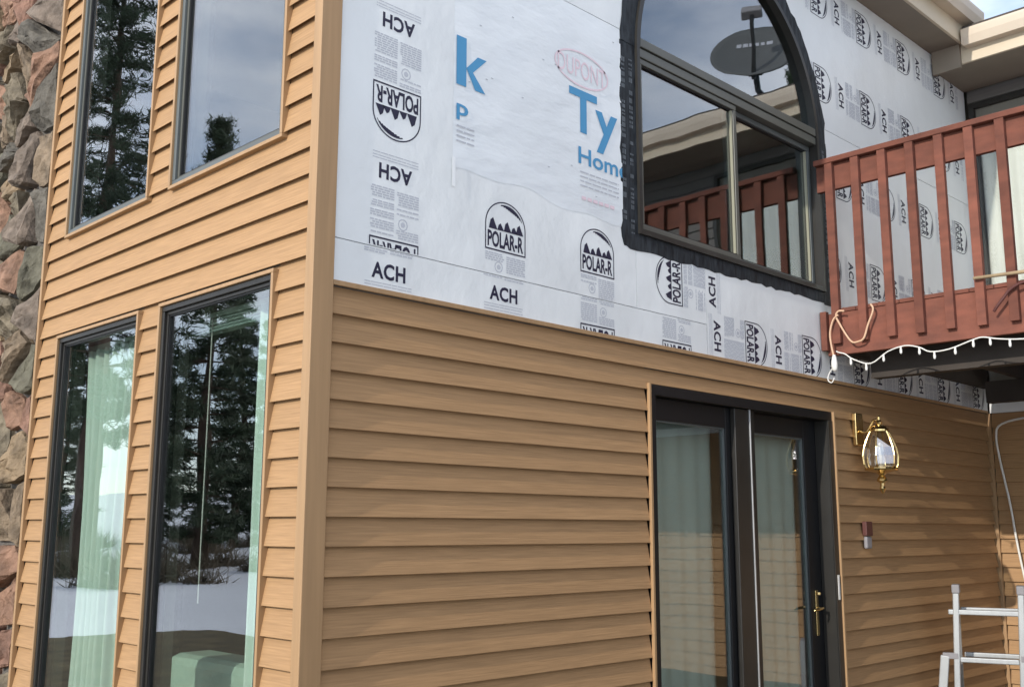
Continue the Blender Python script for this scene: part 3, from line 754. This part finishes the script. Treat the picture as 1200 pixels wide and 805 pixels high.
# pale cable on the wing wall
MB().tube(smooth_path([(XW-.05,-.9,-.02),(XW-.05,-.4,-.05),(XW-.045,-.12,-.095),(XW-.040,-.065,-.20),(XW-.040,-.085,-.42),(XW-.042,-.135,-.75),(XW-.042,-.17,-1.1),(XW-.045,-.23,-1.5),(XW-.045,-.33,-2.0),(XW-.05,-.42,GZ+.04)]), .009, 8).build('cable', 'white_plastic', smooth=True)
tag(bpy.data.objects['cable'], 'pale cable hanging down the siding from under the deck', 'cable')

# ------------------------------------------------------------------ ladder
ld = empty('ladder', (5.15, -.5, GZ), 'aluminium folding ladder standing open by the siding under the deck', 'ladder')
e = Vector((.345,-.94,0)).normalized(); fwd = Vector((e.y, -e.x, 0))*-1      # fwd: away from the viewer
if fwd.x < 0: fwd = -fwd
TL = Vector((5.135,-.30,-1.365)); Wd = .405; ZB = GZ+.03
for sgn, base in ((-1, 0.0), (1, 1.0)):
    top = TL+e*Wd*base
    drop = top.z-ZB
    foot = Vector((top.x, top.y, ZB))-e*.045
    MB().beam(top, foot, e, .040, .052).build('rail', 'aluminium', ld, bevel=.006)
    foot2 = Vector((top.x, top.y, ZB))+fwd*.42+e*sgn*.03
    MB().beam(top+fwd*.075, foot2+fwd*.05, e, .036, .048).build('rail', 'aluminium', ld, bevel=.006)
    MB().obox(top+fwd*.035+Vector((0,0,.005)), e, fwd, (0,0,1), .026, .07, .030).build('hinge', 'grey_plastic', ld, bevel=.008)
    a = top.lerp(foot, .44)+e*sgn*.075; b = foot+e*sgn*.12
    MB().beam(a, b, e, .058, .06).build('outer_rail', 'aluminium', ld, bevel=.006)
    MB().obox(foot+e*sgn*.12+Vector((0,0,-.01)), e, fwd, (0,0,1), .036, .038, .022).build('foot', 'black_metal', ld, bevel=.004)
    for t, side in ((.44, 1),):
        MB().obox(a+Vector((0,0,.0))-e*sgn*.035, e, fwd, (0,0,1), .05, .028, .02).build('bracket', 'grey_plastic', ld, bevel=.004)
for i, zz in enumerate((-1.515, -1.83, -2.15)):
    t = (TL.z-zz)/(TL.z-ZB); off = -e*.045*t
    ext = .07 if i == 0 else 0
    c = Vector((TL.x,TL.y,zz))+off+e*Wd/2
    MB().obox(c, e, fwd, (0,0,1), Wd/2-.02+ext, .022, .017).build('rung', 'aluminium', ld, bevel=.006)
    c2 = Vector((TL.x,TL.y,zz+.01))+fwd*(.075+.39*t)+e*Wd/2
    MB().obox(c2, e, fwd, (0,0,1), Wd/2-.018, .020, .016).build('rung', 'aluminium', ld, bevel=.006)

# ------------------------------------------------------------------ satellite dish on the wing roof (seen mirrored in the arched window)
dish = empty('satellite_dish', (7.0, -2.05, 3.4), 'dark grey satellite dish on the wing roof, mirrored in the arched window', 'satellite dish')
nrm = Vector((-.80,.42,0)).normalized()*math.cos(R(33))+Vector((0,0,1))*math.sin(R(33))
hx = Vector((0,0,1)).cross(nrm).normalized(); vy = nrm.cross(hx)
DC = Vector((6.86,-2.09,4.02)); vs = []; fs = []; nr, na = 7, 36
for i in range(nr+1):
    q = i/nr
    for k in range(na):
        a = 2*math.pi*k/na; vs.append(DC+hx*(.47*q*math.cos(a))+vy*(.44*q*math.sin(a))+nrm*(.075*q*q-.075))
for i in range(nr):
    for k in range(na): fs.append((i*na+k, i*na+(k+1)%na, (i+1)*na+(k+1)%na, (i+1)*na+k))
pan = MB().add(vs, fs).build('reflector', 'dish_grey', dish, smooth=True, fix=False); sm = pan.modifiers.new('t','SOLIDIFY'); sm.thickness = .012; sm.offset = 0
lowr = DC-vy*.40+nrm*.0; feed = DC+nrm*.44-vy*.02
MB().beam(lowr-nrm*.08, feed, hx, .04, .04).build('feed_arm', 'black_metal', dish, bevel=.004)
MB().obox(feed+vy*.03, hx, vy, nrm, .105, .05, .05).build('feed_horn', 'grey_plastic', dish, bevel=.012)
MB().obox(DC-nrm*.13-vy*.1, hx, vy, nrm, .07, .10, .05).build('bracket', 'black_metal', dish, bevel=.01)
MB().tube([DC-nrm*.16-vy*.12, (DC-nrm*.16-vy*.12)+Vector((.02,.01,-.22)), (7.02,-2.04,3.42)], .026, 10).build('mast', 'black_metal', dish, smooth=True)
box('foot_plate', 'black_metal', dish, 6.93, 7.11, -2.12, -1.96, 3.395, 3.425)
mb = MB()     # pale logo strokes on the reflector
for j, (a, l) in enumerate(((-.20,.045),(-.14,.05),(-.075,.04),(-.02,.05),(.05,.04),(.11,.05))):
    q = lambda u, v: DC-hx*u+vy*v+nrm*(.075*((u/.47)**2+(v/.44)**2)-.075+.012)
    mb.add([q(a,.16),q(a+l,.16),q(a+l,.21),q(a,.21)], [(0,1,2,3)])
mb.build('lettering', 'ink_grey', pan, fix=False)

# ------------------------------------------------------------------ curtains, blinds, chair
def curtain(name, m, label, fn, u0, u1, z0, z1, depth, folds, amp, taper=0, group=None):
    mb = MB(); n = folds*8; vs = []; fs = []; rr = random.Random(len(label)+int(abs(u0)*100)); ph = [rr.uniform(.7,1.3) for _ in range(folds+2)]
    rows = 12
    for j in range(rows+1):
        v = j/rows; z = z1+(z0-z1)*v
        for i in range(n+1):
            u = i/n; a = amp*ph[int(u*folds)]*(.55+.45*v)
            uu = u0+(u1-u0)*(u+(taper*(.5-u)*math.sin(v*math.pi*.9)))
            o = depth+a*math.sin(2*math.pi*folds*u+.6*math.sin(v*3+u*5))
            vs.append(fn(uu, -o, z))
    for j in range(rows):
        for i in range(n): fs.append((j*(n+1)+i, j*(n+1)+i+1, (j+1)*(n+1)+i+1, (j+1)*(n+1)+i))
    o = mb.add(vs, fs).build(name, m, smooth=True, fix=False); s_ = o.modifiers.new('t','SOLIDIFY'); s_.thickness = .002
    return tag(o, label, 'curtain', group)
curtain('curtain', 'curtain', 'pale green curtain gathered inside the tall window nearest the stone chimney', WL, 1.84, 2.43, -2.28, .02, .16, 6, .038, .30)
curtain('curtain', 'curtain', 'pale green curtain edge inside the tall window beside the corner post', WL, .36, .615, -2.28, .02, .15, 4, .02)
curtain('curtain', 'door_curtain', 'grey green curtain closed behind the left patio door pane', WF, 2.18, 2.95, -2.28, -.30, .19, 5, .010)
curtain('curtain', 'door_curtain', 'grey green curtain behind the right patio door pane', WF, 3.12, 3.90, -2.28, -.30, .20, 5, .012)
curtain('curtain', 'white_curtain', 'white curtain behind the deck door', WW, -2.55, -.078, .50, 2.33, .075, 18, .018)
for nm, u0, u1, z0, z1 in LW[2:]:
    bl = empty('raised_blind', (.22, (u0+u1)/2, .02), 'raised pale green blind at the top of the lower window beside the '+('corner post' if nm == 'LR' else 'stone chimney'), 'blind')
    ub = u1-.03
    box('head_rail', 'blind', bl, .20, .25, u0+.06, ub+.12, .042, .068)
    for j in range(4): box('slat', 'blind', bl, .196+.004*(j%2), .250, u0+.06, ub+.12, -.028+.017*j, -.028+.017*j+.011)
    MB().tube([(.195, u0+.86, .04),(.194,u0+.86,-1.3)], .003, 6).build('pull_cord', 'white_plastic', bl)
ch = empty('armchair', (1.0, 1.35, -2.3), 'armchair under a pale green cover inside the lower window', 'armchair')
box('seat', 'chair_cover', ch, .62, 1.5, .95, 1.85, -2.25, -1.88, bevel=.06)
box('backrest', 'chair_cover', ch, .45, .72, .9, 1.9, -2.28, -1.60, bevel=.05)
for y in (.80, 1.84): box('armrest', 'chair_cover', ch, .52, 1.5, y, y+.18, -2.28, -1.72, bevel=.05)

# ------------------------------------------------------------------ pines and brush mirrored in the glass, and unseen pines added to block sky light
def pine(h, r, c0, seed, n):
    rr = random.Random(seed); tr = MB(); path = []; k = 9
    for i in range(k+1): path.append((.12*math.sin(i*1.1+seed)*i/k, .12*math.cos(i*.9+seed)*i/k, h*i/k*.985))
    tr.tube(path, [.24*(h/14)*(1-.93*i/k)+.01 for i in range(k+1)], 9)
    cr = MB(); whorls = int((h-c0)/.42)
    for wv in range(whorls):
        z = c0+(h-c0)*wv/whorls; t = (z-c0)/(h-c0); rad = r*(1-t)**.75*(1 if t > .12 else .55+t*3.7)*rr.uniform(.75,1.12)+.15
        for b in range(rr.randint(4,6)):
            a = rr.uniform(0,2*math.pi); L = rad*rr.uniform(.6,1.1); tip = Vector((math.cos(a)*L, math.sin(a)*L, z+L*rr.uniform(-.18,.22)))
            tr.tube([(0,0,z),(tip.x*.6,tip.y*.6,z+(tip.z-z)*.4),tuple(tip)], [.035,.022,.008], 4, caps=False)
            m_ = int(n*(.7+1.6*L/r))
            for q in range(m_):
                f = rr.uniform(.25,1.05)**.8; c = Vector((0,0,z)).lerp(tip, f)+Vector((rr.gauss(0,.14),rr.gauss(0,.14),rr.gauss(0,.10)))
                for s_ in range(4):
                    d = Vector((rr.gauss(0,1),rr.gauss(0,1),rr.gauss(.3,.8))).normalized(); l = rr.uniform(.16,.32); x_ = d.orthogonal().normalized()*rr.uniform(.014,.034)
                    cr.add([c-x_, c+x_, c+d*l+x_*.2], [(0,1,2)])
    mt = bpy.data.meshes.new('trunk'); mt.from_pydata(tr.v, [], tr.f); mt.materials.append(MATS['bark'])
    mc = bpy.data.meshes.new('crown'); mc.from_pydata(cr.v, [], cr.f); mc.materials.append(MATS['needles'])
    return mt, mc
PM = [pine(23, 3.2, 4.2, 3, 44), pine(15, 2.5, 1.0, 9, 36)]
def plant_pine(kind, x, y, rot, sc_, label):
    z = hill(x, y)-.1
    t = empty('pine_tree', (x, y, z), label, 'tree', 'pines across the snowy yard'); t.rotation_euler.z = rot; t.scale = (sc_,)*3
    for nm, me in zip(('trunk','crown'), PM[kind]):
        o = bpy.data.objects.new(nm, me); COL.objects.link(o); o.parent = t
plant_pine(0, -11.7, 29.7, .4, 1.0, 'tall dark pine mirrored in the upper window beside the stone chimney')
plant_pine(1, -14.35, 27.3, 1.9, 1.0, 'bushy pine whose tip is mirrored in the upper window by the corner post')
for i, (x, y, r_, sc_, lb) in enumerate(((-20.4,35.6,3.1,.72,'short full pine behind the bushy pine on the snowy slope'),(-23.0,37.5,.3,.66,'pine at the far edge of the snowy slope grove'),
        (-13.6,36.5,4.4,.62,'short pine mirrored in the lower window beside the stone chimney'),(-18.6,38.5,5.0,.50,'low young pine between the taller pines on the slope'),
        (-26.0,36.0,2.0,.8,'pine standing apart on the slope away from the chimney'))):
    plant_pine(1, x, y, r_, sc_, lb)
plant_pine(0, -5.0, 42.0, 2.2, .9, 'tall pine far up the slope behind the chimney side')
plant_pine(1, 24.0, -22.0, .9, .95, 'bushy pine beyond the yard opposite the patio door')
plant_pine(0, 31.0, -15.0, 2.9, .8, 'tall pine beyond the yard opposite the arched window')
for i, (x, y, sc_, lb) in enumerate(((-16,-24,.9,'added sky-blocking pine on the viewer side of the yard, farthest from the wing'),(-9,-29,1.1,'added sky-blocking pine behind the viewer, second from the open end of the yard'),
        (4,-30,1.15,'big added sky-blocking pine straight out from the arched window'),(9,-25,.9,'added sky-blocking pine between the big pine and the wing side of the yard'),(13,-31,1.1,'added sky-blocking pine at the wing end of the yard'),(6.5,-13.5,.8,'added sky-blocking pine close to the deck posts on the yard side'),(10.5,-12.5,.95,'added sky-blocking pine just past the end of the deck'))):
    plant_pine(1, x, y, i*1.3, sc_, lb)  # unseen pines added on the yard side to block low sky light
rb = random.Random(4)
def bush_mesh(seed):
    rr = random.Random(seed); mb = MB()
    for i in range(170):
        a = rr.uniform(0,2*math.pi); el = rr.uniform(.35,1.5); l = rr.uniform(.35,.85); d = Vector((math.cos(a)*math.cos(el), math.sin(a)*math.cos(el), math.sin(el)))
        b = Vector((rr.gauss(0,.18), rr.gauss(0,.18), 0)); x_ = d.orthogonal().normalized()*.018
        mb.add([b-x_, b+x_, b+d*l+Vector((0,0,-.06))], [(0,1,2)])
    me = bpy.data.meshes.new('brush'); me.from_pydata(mb.v, [], mb.f); me.materials.append(MATS['brush']); return me
BM = [bush_mesh(1), bush_mesh(2)]
for i in range(46):
    d = rb.uniform(24, 44); a = rb.uniform(R(20), R(33)); x, y = -d*math.sin(a)+.2, d*math.cos(a)
    o = bpy.data.objects.new('brush_clump', BM[i%2]); COL.objects.link(o); o.location = (x, y, hill(x, y)-.05); o.rotation_euler.z = rb.uniform(0,6.28); o.scale = (rb.uniform(.9,1.7),)*3
    tag(o, 'dry brown brush clump on the snowy slope mirrored in the lower windows', 'bush', 'brush clumps on the snowy slope')
